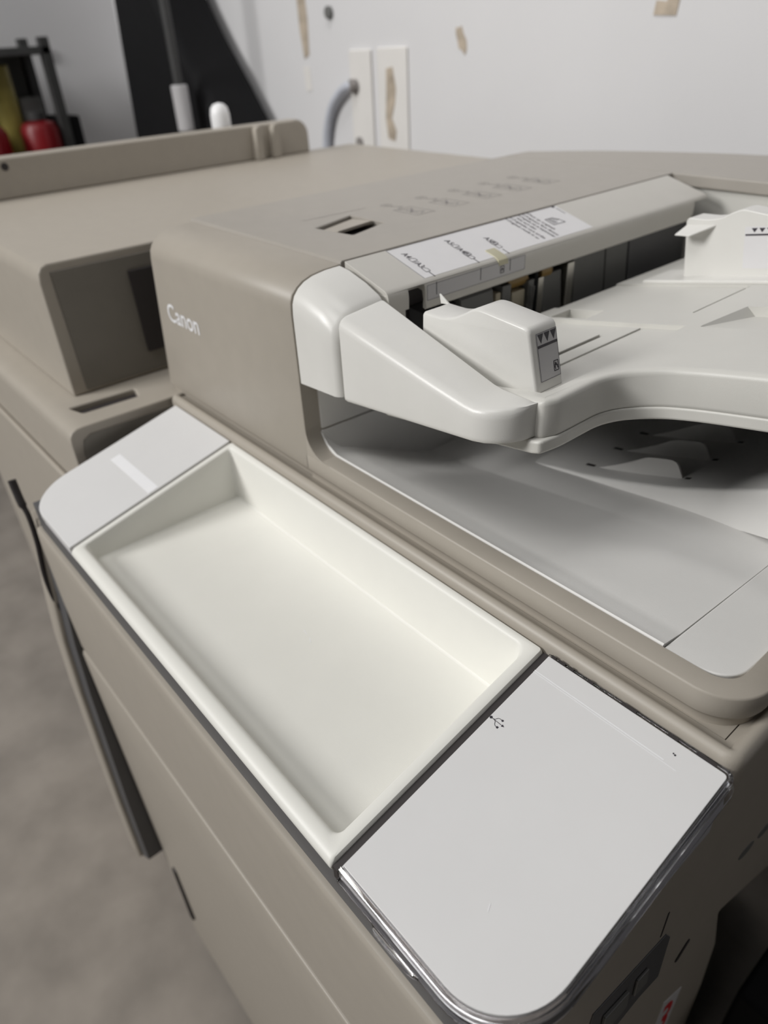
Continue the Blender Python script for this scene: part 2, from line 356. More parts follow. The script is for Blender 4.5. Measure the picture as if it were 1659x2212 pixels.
for x0, x1 in ((0.0055, 0.0085), (0.0100, 0.0145), (0.0170, 0.0200), (0.0288, 0.0322), (0.0492, 0.0573), (0.0743, 0.0796), (0.0890, 0.0985)):
    link('hinge_slot', panel(B(), [(x0, -0.0030), (x1, -0.0030), (x1, -0.0017), (x0, -0.0017)], 0.0, 0.00055), 'gap', rc)
for k in range(6):
    yy = -0.108 + k * 0.0175
    link('rim_slot', panel(B(), [(0.1048, yy), (0.10525, yy), (0.10525, yy + 0.0140), (0.1048, yy + 0.0140)], -0.0042, -0.0014), 'grey', rc)
fp = Flat(pp(0, 0), (1, 0, 0), (0, 1, S))
fp.line((0.0042, -0.0147), (0.0800, -0.0147), 0.0005); fp.line((0.0042, -0.0158), (0.0870, -0.0158), 0.0003); fp.build('score_line', 'logo', rc)
# trident symbol
fp = Flat(pp(0.0046, -0.0496, 0), (1, 0, 0.0), (0, 1, S), 0.00013)
fp.disc(0.0006, 0.0008, 0.00078); W = 0.00024
fp.line((0.0006, 0.0008), (0.0080, 0.0008), W); fp.poly([(0.0078, 0.0015), (0.0078, 0.0001), (0.0093, 0.0008)])
fp.path([(0.0020, 0.0008), (0.0030, 0.0013), (0.0038, 0.0026), (0.0046, 0.0030), (0.0062, 0.0030)], W); fp.disc(0.0064, 0.0030, 0.00058)
fp.path([(0.0028, 0.0008), (0.0038, 0.0003), (0.0045, -0.0010), (0.0053, -0.0015), (0.0066, -0.0015)], W); fp.rect(0.0062, 0.0073, -0.00205, -0.00095)
sym = fp.build('usb_symbol', 'ink', rc); sym['label'] = 'black printed USB trident symbol'
fp = Flat(pp(0.0815, -0.0090), (1, 0, 0), (0, 1, S)); fp.disc(0, 0, 0.0004, 8); fp.disc(0.0010, -0.0003, 0.0005, 8); fp.build('dark_speck', 'ink', rc)
fp = Flat(pp(0.0, 0.0), (1, 0, 0), (0, 1, S)); fp.line((0.0636, -0.1155), (0.0650, -0.1185), 0.0003); fp.build('small_scratch', 'logo', rc)

# ================================================================== DOCUMENT FEEDER
fed = thing('document_feeder', 'taupe and white document feeder lid with paper hopper, standing on top of the copier', 'document feeder', (-0.17, 0.22, 0.009))
YH = 0.0105
# sill frame: outer wall of the lid that runs along the front and wraps the right end
path = [(-0.236, YH), (0.069, YH)] + arc(0.0745, YH + 0.0255, 0.0255, -88, -2, 12) + [(0.100, YH + 0.03), (0.100, 0.44)]
prof = [(0.0030, 0.0012), (0.0032, 0.0050), (0.0024, 0.0076), (0.0004, 0.0090), (0.0, 0.0100), (0.0, 0.0215), (0.0004, 0.0224), (0.0012, 0.0228), (0.0126, 0.0228), (0.0130, 0.0222), (0.0130, 0.0012)]
link('sill_frame', sweep(B(), path[:-1], prof), 'taupe', fed, smooth=40)
link('sill_frame', sweep(B(), path[-2:], prof), 'taupe', fed, smooth=40)
# front hood cover with rounded top
XL, XR = -0.4745, -0.2340
yz = [(YH + 0.003, 0.0030), (YH + 0.0032, 0.0050), (YH + 0.0024, 0.0076), (YH + 0.0004, 0.0090), (YH, 0.0100), (YH, 0.060), (YH, 0.130), (YH + 0.0006, 0.1365), (0.0132, 0.1413), (0.0170, 0.1453), (0.0220, 0.1484), (0.0290, 0.1506), (0.0400, 0.1521), (0.0535, 0.1524), (0.0535, 0.0030)]
def hood_ring(x, y_in=0.0, topcut=0.0, lean=0.0):
    out = []
    for y, z in yz:
        f = min(1, max(0, (z - 0.01) / 0.14))
        out.append((x + lean * f, y + y_in if y < 0.05 else y, z - topcut * (f > 0.5)))
    return out
LN = 0.022
b2 = B(); loft(b2, [hood_ring(XL, 0.012, 0.010, LN), hood_ring(XL + 0.0008, 0.008, 0.0062, LN), hood_ring(XL + 0.003, 0.0040, 0.0030, LN), hood_ring(XL + 0.0065, 0.0012, 0.001, LN), hood_ring(XL + 0.011, 0, 0, LN * 0.98), hood_ring(-0.40, 0, 0, LN * 0.5), hood_ring(-0.33, 0, 0, 0), hood_ring(XR - 0.0015, 0, 0, 0), hood_ring(XR - 0.0004, 0.0005, 0.0005), hood_ring(XR, 0.0016, 0.0016)])
hood = link('front_hood', b2, 'taupe', fed, smooth=40)
link('corner_foot', extZ(B(), [(-0.4455, 0.0127), (0.0940, 0.0127), (0.0940, 0.060), (0.07, 0.060), (0.05, 0.0225), (-0.4455, 0.0225)], -0.029, 0.0012), 'taupe', fed)
# opening corner fillet between hood and sill
b2 = B()
r = 0.014
xz = [(XR - 0.001, 0.0095)] + [(XR + 0.0265, 0.0095), (XR + 0.0265, 0.0226)] + arc(XR + 0.0005 + 0.0165, 0.0226 + 0.030, 0.030, -62, -90, 1)[:0] + [(XR + 0.020 - 0.0200 * math.sin(math.radians(a)) + 0.0, 0.0426 - 0.0200 * math.cos(math.radians(a))) for a in (8, 20, 32, 44, 56, 68, 80, 90)] + [(XR - 0.001, 0.0426)]
extY(b2, xz, YH + 0.0001, YH + 0.0130)
link('opening_corner', b2, 'taupe', fed, 0.0006, 2, 60)
# letters on the hood
fp = Flat((-0.4345, YH, 0.0795), (1, 0, 0.0), (0, 0, 1), 0.0003)
fp.text('Canon', 0.0, -0.001, 0.0165, 0.056, 0.010); fp.build('logo', 'logo', fed)
# inner wall under the hopper, two pieces with a seam
b2 = B(); extX(b2, [(YH + 0.0142, 0.0392), (0.44, 0.0392 - 0.011), (0.44, 0.118), (YH + 0.0142, 0.118)], -0.300, -0.2326); link('inner_wall', b2, 'outtray', fed, 0.0006)
# top lid
b2 = B(); extX(b2, [(0.0545, 0.060), (0.0545, 0.1528), (0.0550, 0.1537), (0.0560, 0.1541), (0.30, 0.1541), (0.455, 0.1541), (0.490, 0.1536), (0.520, 0.1515), (0.545, 0.146), (0.55, 0.12), (0.55, 0.060)], -0.4490, -0.2340)
lid = link('top_lid', b2, 'taupe_top', fed, 0.0015, 3)
# recessed release latch
cut(lid, extZ(B(), [(-0.3435, 0.1490), (-0.3280, 0.1015), (-0.2860, 0.1068), (-0.2995, 0.1495)], 0.1400, 0.17))
lat = link('latch_plate', loft(B(), [[(-0.3400, 0.1478, 0.1518), (-0.3255, 0.1050, 0.1518), (-0.3255, 0.1050, 0.1490), (-0.3400, 0.1478, 0.1490)], [(-0.3130, 0.1478, 0.1540), (-0.3050, 0.1065, 0.1540), (-0.3050, 0.1065, 0.1515), (-0.3130, 0.1478, 0.1515)]]), 'taupe', fed, 0.0005)
link('latch_gap_shade', extZ(B(), [(-0.3290, 0.1030), (-0.2875, 0.1078), (-0.3000, 0.1483), (-0.3415, 0.1478)], 0.1402, 0.1485), 'gap', lat)  # dark block puts the shade of the latch cavity into colour
# rear ledge that runs out to the right behind the hopper, with a curved back
path = [(-0.2340, 0.4605), (0.28, 0.4605)]
back = crom([(-0.449, 0.500), (-0.38, 0.545), (-0.30, 0.578), (-0.22, 0.600), (-0.10, 0.612), (0.05, 0.600), (0.28, 0.56)], 6)
b2 = B(); extZ(b2, [(-0.449, 0.4620), (-0.2340, 0.4620), (0.28, 0.4600)] + list(reversed(back)), lambda x, y: 0.1430, lambda x, y: 0.1543)
link('rear_ledge', b2, 'taupe_top', fed, 0.0016, 3)
b2 = B(); box(b2, -0.235, 0.28, 0.4665, 0.52, 0.02, 0.1430); link('rear_fence', b2, 'hopper', fed, 0.001)
# faint printed jam diagrams on the lid
for k in range(5):
    fp = Flat((0, 0, 0.1541), (1, 0, 0), (0, 1, 0), 0.0001)
    y = 0.187 + k * 0.0415
    fp.ring(-0.348, y + 0.006, 0.0050, 0.0011); fp.line((-0.348, y + 0.0035), (-0.348, y + 0.0085), 0.0010)
    fp.path([(-0.340, y + 0.004), (-0.333, y + 0.012), (-0.330, y + 0.004)], 0.0012)
    fp.frame(-0.327, -0.297, y - 0.004, y + 0.016, 0.0009); fp.path([(-0.325, y), (-0.318, y + 0.010), (-0.312, y + 0.004), (-0.305, y + 0.011), (-0.300, y + 0.003)], 0.0014)
    fp.path([(-0.322, y + 0.012), (-0.308, y - 0.001)], 0.0012); fp.line((-0.318, y + 0.002), (-0.302, y + 0.002), 0.0016)
    fp.build('printed_diagram', 'ink_faint', lid)
fp = Flat((0, 0, 0.1541), (1, 0, 0), (0, 1, 0), 0.0001); fp.line((-0.3575, 0.110), (-0.3545, 0.176), 0.0005); fp.build('printed_line', 'ink_faint', lid)

# white end block next to the lip
yzb = [(YH + 0.0004, 0.0800), (YH + 0.0004, 0.128), (YH + 0.0010, 0.1355), (0.0135, 0.1405), (0.0172, 0.1446), (0.0222, 0.1478), (0.0292, 0.1501), (0.0400, 0.1516), (0.0520, 0.1519), (0.0520, 0.1300), (0.0520, 0.0800)]
def blk(x, din=0.0, slope=0.0, hor=0.0):
    out = []
    for y, z in yzb:
        zz = z
        if z > 0.125: zz = z - max(0, (x + 0.2325)) * slope
        if z < 0.085: zz = z + (x + 0.2325) * 0.065
        if z >= 0.125: zz -= din
        out.append((x, y + (din if y < 0.03 else 0), zz))
    return out
b2 = B(); loft(b2, [blk(-0.2328, 0.0008), blk(-0.2320, 0.0, 0.0), blk(-0.222, 0, 0.12), blk(-0.205, 0, 0.22), blk(-0.1925, 0, 0.28), blk(-0.1900, 0.0008, 0.285), blk(-0.1880, 0.0022, 0.29), blk(-0.1868, 0.0044, 0.29)])
link('hinge_block', b2, 'white', fed, smooth=40)

# lip cover: sloping white strip over the paper mouth
LP = (0.1541 - 0.1415) / (0.2312 - 0.1885)
xz = [(-0.2312, 0.1541), (-0.1915, 0.1541 - LP * 0.0397), (-0.1892, 0.1413), (-0.1878, 0.1400), (-0.1870, 0.1380), (-0.1866, 0.1345), (-0.1868, 0.1270), (-0.1890, 0.1270), (-0.1905, 0.135), (-0.2312, 0.146)]
b2 = B(); extY(b2, xz, 0.0558, 0.4480)
lip = link('lip_cover', b2, 'lip', fed, 0.0004, 2)
cut(lip, box(B(), -0.1945, -0.180, 0.0735, 0.0885, 0.120, 0.1398))
cut(lip, box(B(), -0.1945, -0.180, 0.4255, 0.46, 0.120, 0.1385))
b2 = B(); extY(b2, [(-0.1868, 0.1275), (-0.1866, 0.1240), (-0.1880, 0.1225), (-0.1905, 0.1235), (-0.1900, 0.1290)], 0.0888, 0.4230); link('lip_edge', b2, 'lip', lip, 0.0004)
U = Vector((0.0427, 0, -0.0126)).normalized()
fp = Flat((-0.2312, 0, 0.1541), U, (0, 1, 0), 0.00006); fp.rect(0.0009, 0.0418, 0.0915, 0.2775); lab = fp.build('size_label', 'paper', lip)
fp = Flat((-0.2312, 0, 0.1541), U, (0, 1, 0), 0.00022)
fp.line((0.0010, 0.0917), (0.0010, 0.2772), 0.00035); fp.line((0.0010, 0.0917), (0.0417, 0.0917), 0.00022)
def pageicon(fp, x, y, w, h, ww=0.00034):
    fp.path([(x, y), (x + w, y), (x + w, y + h * 0.95), (x + w * 0.45, y + h), (x, y + h * 0.55), (x, y)], ww)
fp.text('A4', 0.0088, 0.0988, 0.0050, 0.0070, 0.006); pageicon(fp, 0.0168, 0.0988, 0.0040, 0.0054); fp.text('/A3', 0.0215, 0.0988, 0.0050, 0.0082, 0.006)
pageicon(fp, 0.0305, 0.0988, 0.0054, 0.0040); fp.line((0.0366, 0.1005), (0.0428, 0.1005), 0.0006)
fp.text('A5', 0.0070, 0.1422, 0.0050, 0.0070, 0.006); pageicon(fp, 0.0150, 0.1422, 0.0036, 0.0054); fp.text('/A4', 0.0192, 0.1422, 0.0050, 0.0080, 0.006)
fp.frame(0.0276, 0.0316, 0.1420, 0.1472, 0.0005); fp.text('R', 0.0284, 0.1428, 0.0036, 0.0026, 0.012); pageicon(fp, 0.0322, 0.1422, 0.0044, 0.0040); fp.line((0.0368, 0.1439), (0.0428, 0.1439), 0.0006)
fp.text('A5', 0.0166, 0.1742, 0.0050, 0.0068, 0.010); fp.frame(0.0240, 0.0282, 0.1740, 0.1792, 0.0005); fp.text('R', 0.0248, 0.1748, 0.0036, 0.0026, 0.012); pageicon(fp, 0.0290, 0.1742, 0.0046, 0.0040); fp.line((0.0358, 0.1757), (0.0428, 0.1757), 0.0006)
for t, y, x0, x1 in (('Face up originals', 0.2405, 0.0030, 0.0312), ('Originaux face dessus', 0.2352, 0.0030, 0.0392), ('Originale mit zu kopierender', 0.2302, 0.0030, 0.0402), ('Seite nach oben', 0.2252, 0.0036, 0.0244), ('Originales cara arriba', 0.2202, 0.0030, 0.0384), ('Originali rivolti in su', 0.2150, 0.0030, 0.0362)):
    fp.text(t, x0, y, 0.0032, x1 - x0, 0.004)
    if t[0] != 'S': fp.disc(0.0012, y + 0.0015, 0.0009, 10)
fp.path([(0.0156, 0.2474), (0.0252, 0.2474), (0.0254, 0.2615), (0.0200, 0.2600), (0.0158, 0.2560), (0.0156, 0.2474)], 0.0006)
fp.path([(0.0168, 0.2600 - 0.004), (0.0200, 0.2566), (0.0200, 0.2600)], 0.0005)
for k in range(4): fp.line((0.0172 + k * 0.0019, 0.2490), (0.0172 + k * 0.0019, 0.2545), 0.0006)
fp.rect(0.0003, 0.0030, 0.2718, 0.2748); fp.line((0.0048, 0.2742), (0.0146, 0.2742), 0.0006)
fp.build('size_marks', 'ink', lip)
fp = Flat((-0.18664, 0, 0), (0, 1, 0), (0, 0, 1), 0.00004); fp.rect(0.0895, 0.1900, 0.1285, 0.1390); fp.build('edge_label', 'paper_grey', lip)
fp = Flat((-0.18664, 0, 0), (0, 1, 0), (0, 0, 1), 0.00012)
for y in (0.0985, 0.1418, 0.1730): fp.line((y, 0.1310), (y, 0.1395), 0.0006)
fp.frame(0.0900, 0.1895, 0.1288, 0.1388, 0.0002); fp.frame(0.1625, 0.1665, 0.1313, 0.1360, 0.0005); fp.path([(0.1632, 0.1322), (0.1645, 0.1350), (0.1657, 0.1322)], 0.0005); fp.line((0.1630, 0.1338), (0.1660, 0.1338), 0.0005)
fp.build('edge_marks', 'ink', lip)
b2 = B(); extY(b2, [(-0.2005, 0.14575), (-0.1898, 0.14255), (-0.1866, 0.1405), (-0.1860, 0.1368), (-0.1880, 0.1368), (-0.1885, 0.1392), (-0.2005, 0.1440)], 0.1605, 0.1705)
link('lens_tab', b2, 'yellowlens', lip, 0.0004)
link('notch_cheek', box(B(), -0.200, -0.1885, 0.0556, 0.0720, 0.112, 0.1395), 'lip', fed, 0.0008)

# paper mouth mechanism below the lip
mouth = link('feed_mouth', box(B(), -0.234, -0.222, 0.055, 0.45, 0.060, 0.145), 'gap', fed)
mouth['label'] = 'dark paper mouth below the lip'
b2 = B(); extY(b2, [(-0.222, 0.095), (-0.222, 0.1205), (-0.206, 0.1190), (-0.2015, 0.1140), (-0.199, 0.095)], 0.137, 0.1725); link('feed_cover', b2, 'grey', mouth, 0.0012)
b2 = B(); extY(b2, [(-0.222, 0.095), (-0.222, 0.114), (-0.205, 0.112), (-0.199, 0.095)], 0.104, 0.1365); link('feed_cover', b2, 'darkstrip', mouth, 0.0012)
for y0, y1, z1, mm in ((0.2320, 0.2570, 0.1115, 'grey'), (0.2725, 0.3160, 0.122, 'grey'), (0.3175, 0.350, 0.122, 'grey'), (0.352, 0.445, 0.121, 'darkstrip')):
    b2 = B(); extY(b2, [(-0.222, 0.070), (-0.222, z1), (-0.2030, z1), (-0.1990, 0.070)], y0, y1); link('feed_panel', b2, mm, mouth, 0.0008)
for y0, ln in ((0.1900, 0.0230), (0.2300, 0.0130)):
    link('roller', cyl(B(), (-0.2075, y0, 0.1140), (0, 1, 0), 0.0062, ln), 'amber', mouth)
link('friction_pad', box(B(), -0.2150, -0.2005, 0.1935, 0.2090, 0.075, 0.1070), 'cream', mouth, 0.001)
link('friction_pad', box(B(), -0.2150, -0.2000, 0.1745, 0.1800, 0.080, 0.1110), 'cream', mouth, 0.001)
for y0, y1, z0, z1, mm in ((0.1805, 0.1905, 0.078, 0.1150, 'grey'), (0.2110, 0.2180, 0.070, 0.1130, 'grey'), (0.2185, 0.2228, 0.070, 0.1190, 'black'), (0.2235, 0.2300, 0.070, 0.1120, 'metal'), (0.2605, 0.2690, 0.078, 0.1160, 'metal')):
    link('guide_strip', box(B(), -0.216, -0.1990, y0, y1, z0, z1), mm, mouth, 0.0006)
b2 = B(); tube(b2, [(-0.1975, 0.2085, 0.078), (-0.1970, 0.2100, 0.088), (-0.1972, 0.2080, 0.096), (-0.1965, 0.2115, 0.109), (-0.1968, 0.2150, 0.108), (-0.1975, 0.2140, 0.092)], 0.0009, 8); link('wire_spring', b2, 'grey', mouth)

# hopper deck
DK = 0.185
def dkz(x, d=0.0): return 0.1205 + DK * (x + 0.045) + d
edge = crom([(-0.0400, 0.0310), (-0.0372, 0.0450), (-0.0370, 0.0640), (-0.0365, 0.0770), (-0.0325, 0.0870), (-0.0255, 0.0940), (-0.0144, 0.1000), (-0.002, 0.1030), (0.015, 0.1045), (0.05, 0.1050)], 5)
outl = [(-0.1720, 0.0345), (-0.044, 0.0345)] + edge + [(0.20, 0.105), (0.20, 0.4660), (-0.1720, 0.4660)]
rimline = [(-0.1720, 0.0345), (-0.0448, 0.0345), (-0.0428, 0.0347), (-0.0412, 0.0358), (-0.0400, 0.0380)] + edge[4:]
b2 = B(); L = []
for d, u in ((-0.0225, 0.0012), (-0.0215, 0.0003), (-0.0200, 0.0), (-0.0038, 0.0), (-0.0020, 0.0005), (-0.0009, 0.0014), (-0.0002, 0.0028), (0.0, 0.0046)):
    q = offset(rimline, u)
    q[0] = (-0.1720, q[0][1]); q[-1] = (0.20, q[-1][1])
    L.append([(x, y, dkz(x, d)) for x, y in q + [(0.20, 0.4660), (-0.1720, 0.4660)]])
loft(b2, L)
deck = link('hopper_deck', b2, 'hopper', fed, smooth=35)
# recess of the sliding guide, slots, finger scoop
def dbox(x0, x1, y0, y1, d0, d1=0.02):
    return extZ(B(), [(x0, y0), (x1, y0), (x1, y1), (x0, y1)], lambda x, y: dkz(x, d0), lambda x, y: dkz(x, d1))
cut(deck, dbox(-0.175, -0.0490, 0.0440, 0.1815, -0.0030))
cut(deck, dbox(-0.175, -0.0640, 0.2110, 0.2920, -0.0015))
cut(deck, dbox(-0.0650, -0.0610, 0.2125, 0.2900, -0.008))
cut(deck, dbox(-0.1560, -0.1255, 0.1855, 0.2085, -0.008))
cut(deck, dbox(-0.0930, -0.0895, 0.0900, 0.1560, -0.009))
cut(deck, loft(B(), [[(-0.040, 0.1815, dkz(-0.04, 0.004)), (0.05, 0.1815, dkz(0.05, 0.004)), (0.05, 0.1815, dkz(0.05, 0.0)), (0.0, 0.1815, dkz(0.0, -0.0028)), (-0.040, 0.1815, dkz(-0.04, -0.0005))],
                     [(-0.040, 0.2330, dkz(-0.04, 0.004)), (0.05, 0.2330, dkz(0.05, 0.004)), (0.05, 0.2330, dkz(0.05, 0.0)), (0.0, 0.2330, dkz(0.0, -0.0065)), (-0.030, 0.2330, dkz(-0.03, -0.0065))]]))
# lower shell of the hopper
inn = [(x + 0.0010, y + 0.0004) for x, y in edge]
b2 = B(); extZ(b2, [(-0.1720, 0.0360), (-0.0440, 0.0300)] + inn + [(0.20, 0.107), (0.20, 0.455), (-0.1720, 0.455)], lambda x, y: dkz(x, -0.0300), lambda x, y: dkz(x, -0.0220))
link('hopper_underside', b2, 'hopper', fed, 0.003, 3, 50)
b2 = B(); extZ(b2, [(-0.1700, 0.0480), (-0.0500, 0.0480)] + [(x - 0.004 if y < 0.08 else x, y + 0.014) for x, y in edge[4:]] + [(0.198, 0.122), (0.198, 0.450), (-0.1700, 0.450)], lambda x, y: dkz(x, -0.0325), lambda x, y: dkz(x, -0.0290))
link('underside_shade_plate', b2, 'rack', fed, 0.0006)  # dark plate added to cut bounce and deepen shade below the hopper
# slide plate on the recess and the raised centre strip
link('slide_plate', extZ(B(), [(-0.150, 0.0740), (-0.0930, 0.0740), (-0.0930, 0.1560), (-0.150, 0.1700)], lambda x, y: dkz(x, -0.003), lambda x, y: dkz(x, -0.0012)), 'hopper', deck, 0.0005)
link('slide_plate', extZ(B(), [(-0.0900, 0.0740), (-0.0775, 0.0740), (-0.0775, 0.1780), (-0.0900, 0.1780)], lambda x, y: dkz(x, -0.003), lambda x, y: dkz(x, -0.0018)), 'hopper', deck, 0.0004)

# front arm of the hopper (the fence that carries the label-free slope)
def lerp(a, b, t): return a + (b - a) * t
b2 = B(); L = []
secs = [-0.1822, -0.1815, -0.1800, -0.16, -0.13, -0.10, -0.085, -0.0760, -0.0690, -0.0620, -0.0560, -0.0510, -0.0475, -0.0458]
for x in secs:
    t = (x + 0.18) / 0.108
    fy = YH
    rc_ = 0.0240
    if x > -0.0698: 
        q = min(1, (x + 0.0698) / rc_); fy = YH + rc_ * (1 - math.sqrt(max(0, 1 - q * q)))
    zt = lerp(0.1366, 0.1158, min(t, 1.0)) if t < 1 else lerp(0.1158, 0.1178, (x + 0.072) / 0.026)
    if 0.8 < t < 1.0: zt += 0.0006 * math.sin((t - 0.8) / 0.2 * math.pi / 2)
    if t >= 1.0: zt += 0.0006
    zi = lerp(0.1408, 0.1190, min(t, 1.0)) if t < 1 else lerp(0.1190, 0.1186, (x + 0.072) / 0.026)
    yi = lerp(0.0462, 0.0345, min(max(t, 0), 1.0)); yi = max(yi, fy + 0.0006)
    yo = yi + lerp(0.0050, 0.0004, min(max(t, 0), 1))
    zb = 0.0828 + 0.12 * (x + 0.1814)
    e = 0.0008 if x < -0.1818 else (0.0003 if x < -0.1812 else 0)
    w = min(0.0055, (yi - fy) * 0.45)
    zm = lerp(zt, zi, 0.3)
    L.append([(x, fy + e + 0.0012, zb + e), (x, fy + e + 0.0002, zb + 0.0012), (x, fy + e, zb + 0.003), (x, fy + e, zt - w * 1.1), (x, fy + e + w * 0.10, zt - w * 0.62), (x, fy + e + w * 0.34, zt - w * 0.26), (x, fy + e + w * 0.68, zt - w * 0.04), (x, fy + e + w * 1.15, lerp(zt, zi, 0.16)),
              (x, lerp(fy + w, yi, 0.93), lerp(zt, zi, 0.94) - e), (x, yi, zi - 0.0003 - e), (x, yo, max(zi - 0.012, dkz(x, -0.0040))), (x, yo, zb + 0.001)])
loft(b2, L)
arm = link('front_arm', b2, 'white', fed, smooth=38)

# side guides
def guide(name, y0, y1, xo, mirror):
    prof = [(-0.1476, dkz(-0.1476, -0.0028)), (-0.1462, 0.1395), (-0.1452, 0.1407)] + crom([(-0.1440, 0.1410), (-0.1340, 0.1410), (-0.1276, 0.1414), (-0.1197, 0.1434), (-0.1125, 0.1470), (-0.1060, 0.1507), (-0.1010, 0.1522), (-0.0960, 0.1522)], 4) + [(-0.0876, 0.1514), (-0.0680, 0.1497)] + [(-0.0658, 0.1490), (-0.0646, 0.1476), (-0.0641, 0.1460), (-0.0566, dkz(-0.0566, -0.0028))]
    return prof
gp = guide('side_guide', 0, 0, 0, False)
def guide_loft(b2, ya, yb):
    n = len(gp); L = []
    for y, k in ((ya, 0.0016), (ya + 0.0003, 0.0008), (ya + 0.0012, 0.0002), (ya + 0.0022, 0), (yb - 0.0012, 0), (yb - 0.0003, 0.0005), (yb, 0.0012)):
        L.append([(x - (k if x > -0.07 else -k if x < -0.144 else 0), y + 0.0000, z - (k if z > 0.13 else 0)) for x, z in gp])
    return loft(b2, L)
b2 = B(); guide_loft(b2, 0.0475, 0.0700)
gd = link('front_side_guide', b2, 'white', fed, smooth=40)
gd['label'] = 'nearer white paper side guide'
b2 = B(); loft(b2, [[(-0.1556, 0.0685, 0.1428), (-0.1545, 0.0685, 0.1400), (-0.1480, 0.0685, 0.1385), (-0.1462, 0.0685, 0.1412), (-0.1500, 0.0685, 0.1420)], [(-0.1556, 0.0699, 0.1428), (-0.1545, 0.0699, 0.1400), (-0.1480, 0.0699, 0.1385), (-0.1462, 0.0699, 0.1412), (-0.1500, 0.0699, 0.1420)]])
b2.free()
b2 = B(); extX(b2, [(0.0640, 0.1408), (0.0698, 0.1408), (0.0698, 0.1455)], -0.1475, -0.1462); b2.free()
b2 = B(); loft(b2, [[(-0.1515, 0.0684, 0.1395), (-0.1515, 0.0699, 0.1395), (-0.1445, 0.0699, 0.1402), (-0.1445, 0.0684, 0.1402)], [(-0.1535, 0.0690, 0.1450), (-0.1535, 0.0699, 0.1450), (-0.1528, 0.0699, 0.1450), (-0.1528, 0.0690, 0.1450)]]); link('guide_fin', b2, 'white', gd, 0.0002)
# label on the end of the guide: triangles, bar, frame
tilt = Vector((0.0075, 0, -0.0305)).normalized()
fp = Flat((-0.0640, 0.0520, 0.1460), (0, 1, 0), -tilt, 0.0001)
fp.rect(0.0, 0.0168, -0.0265, -0.0003); gl = fp.build('limit_label', 'paper_grey', gd)
fp = Flat((-0.0640, 0.0520, 0.1460), (0, 1, 0), -tilt, 0.0002)
for k in range(3): fp.poly([(0.0012 + k * 0.0052, -0.0010), (0.0058 + k * 0.0052, -0.0010), (0.0035 + k * 0.0052, -0.0060)])
fp.rect(0.0004, 0.0166, -0.0082, -0.0068)
fp.frame(0.0004, 0.0166, -0.0262, -0.0004, 0.00014)
fp.frame(0.0118, 0.0154, -0.0232, -0.0178, 0.0005); fp.path([(0.0122, -0.0215), (0.0136, -0.0190), (0.0150, -0.0222)], 0.0006); fp.line((0.0122, -0.0200), (0.0150, -0.0205), 0.0005); fp.line((0.0128, -0.0226), (0.0128, -0.0185), 0.0005)
fp.build('limit_marks', 'ink', gl)

# far guide (mirror image, its face towards the front)
gp = [(-0.1240, dkz(-0.124, 0.001)), (-0.1300, 0.1490), (-0.1290, 0.1512)] + crom([(-0.1270, 0.1520), (-0.1200, 0.1522), (-0.1120, 0.1527), (-0.1030, 0.1550), (-0.0960, 0.1592), (-0.0900, 0.1620), (-0.0860, 0.1626)], 4) + [(-0.0760, 0.1618), (-0.0500, 0.1600), (-0.0480, 0.1585), (-0.0420, dkz(-0.042, 0.001))]
b2 = B(); extY(b2, gp, 0.3100, 0.3300)
g2 = link('rear_side_guide', b2, 'white', fed, 0.0010)
g2['label'] = 'farther white paper side guide'
b2 = B(); extZ(b2, [(-0.150, 0.2950), (-0.030, 0.2950), (-0.030, 0.335), (-0.150, 0.335)], lambda x, y: dkz(x, -0.0002), lambda x, y: dkz(x, 0.0026)); link('guide_foot', b2, 'white', g2, 0.0008)
b2 = B(); loft(b2, [[(-0.1290, 0.3115, 0.1470), (-0.1045, 0.3115, 0.1505), (-0.1045, 0.3115, 0.1490), (-0.1290, 0.3115, 0.1455)], [(-0.1300, 0.2960, 0.1420), (-0.1180, 0.2960, 0.1428), (-0.1180, 0.2960, 0.1418), (-0.1300, 0.2960, 0.1410)]]); link('guide_fin', b2, 'white', g2, 0.0004)
fp = Flat((-0.0841, 0.3100, 0.1511), (1, 0, 0.165), (-0.165, 0, 1), 0.0001)
fp.rect(0, 0.034, -0.0290, 0); gl2 = fp.build('limit_label', 'paper', g2)
fp = Flat((-0.0841, 0.3100, 0.1511), (1, 0, 0.165), (-0.165, 0, 1), 0.0002)
for k in range(5): fp.poly([(0.0048 + k * 0.0054, -0.0010), (0.0092 + k * 0.0054, -0.0010), (0.0070 + k * 0.0054, -0.0040)])
fp.rect(0.0006, 0.0335, -0.0062, -0.0050); fp.build('limit_marks', 'ink', gl2)

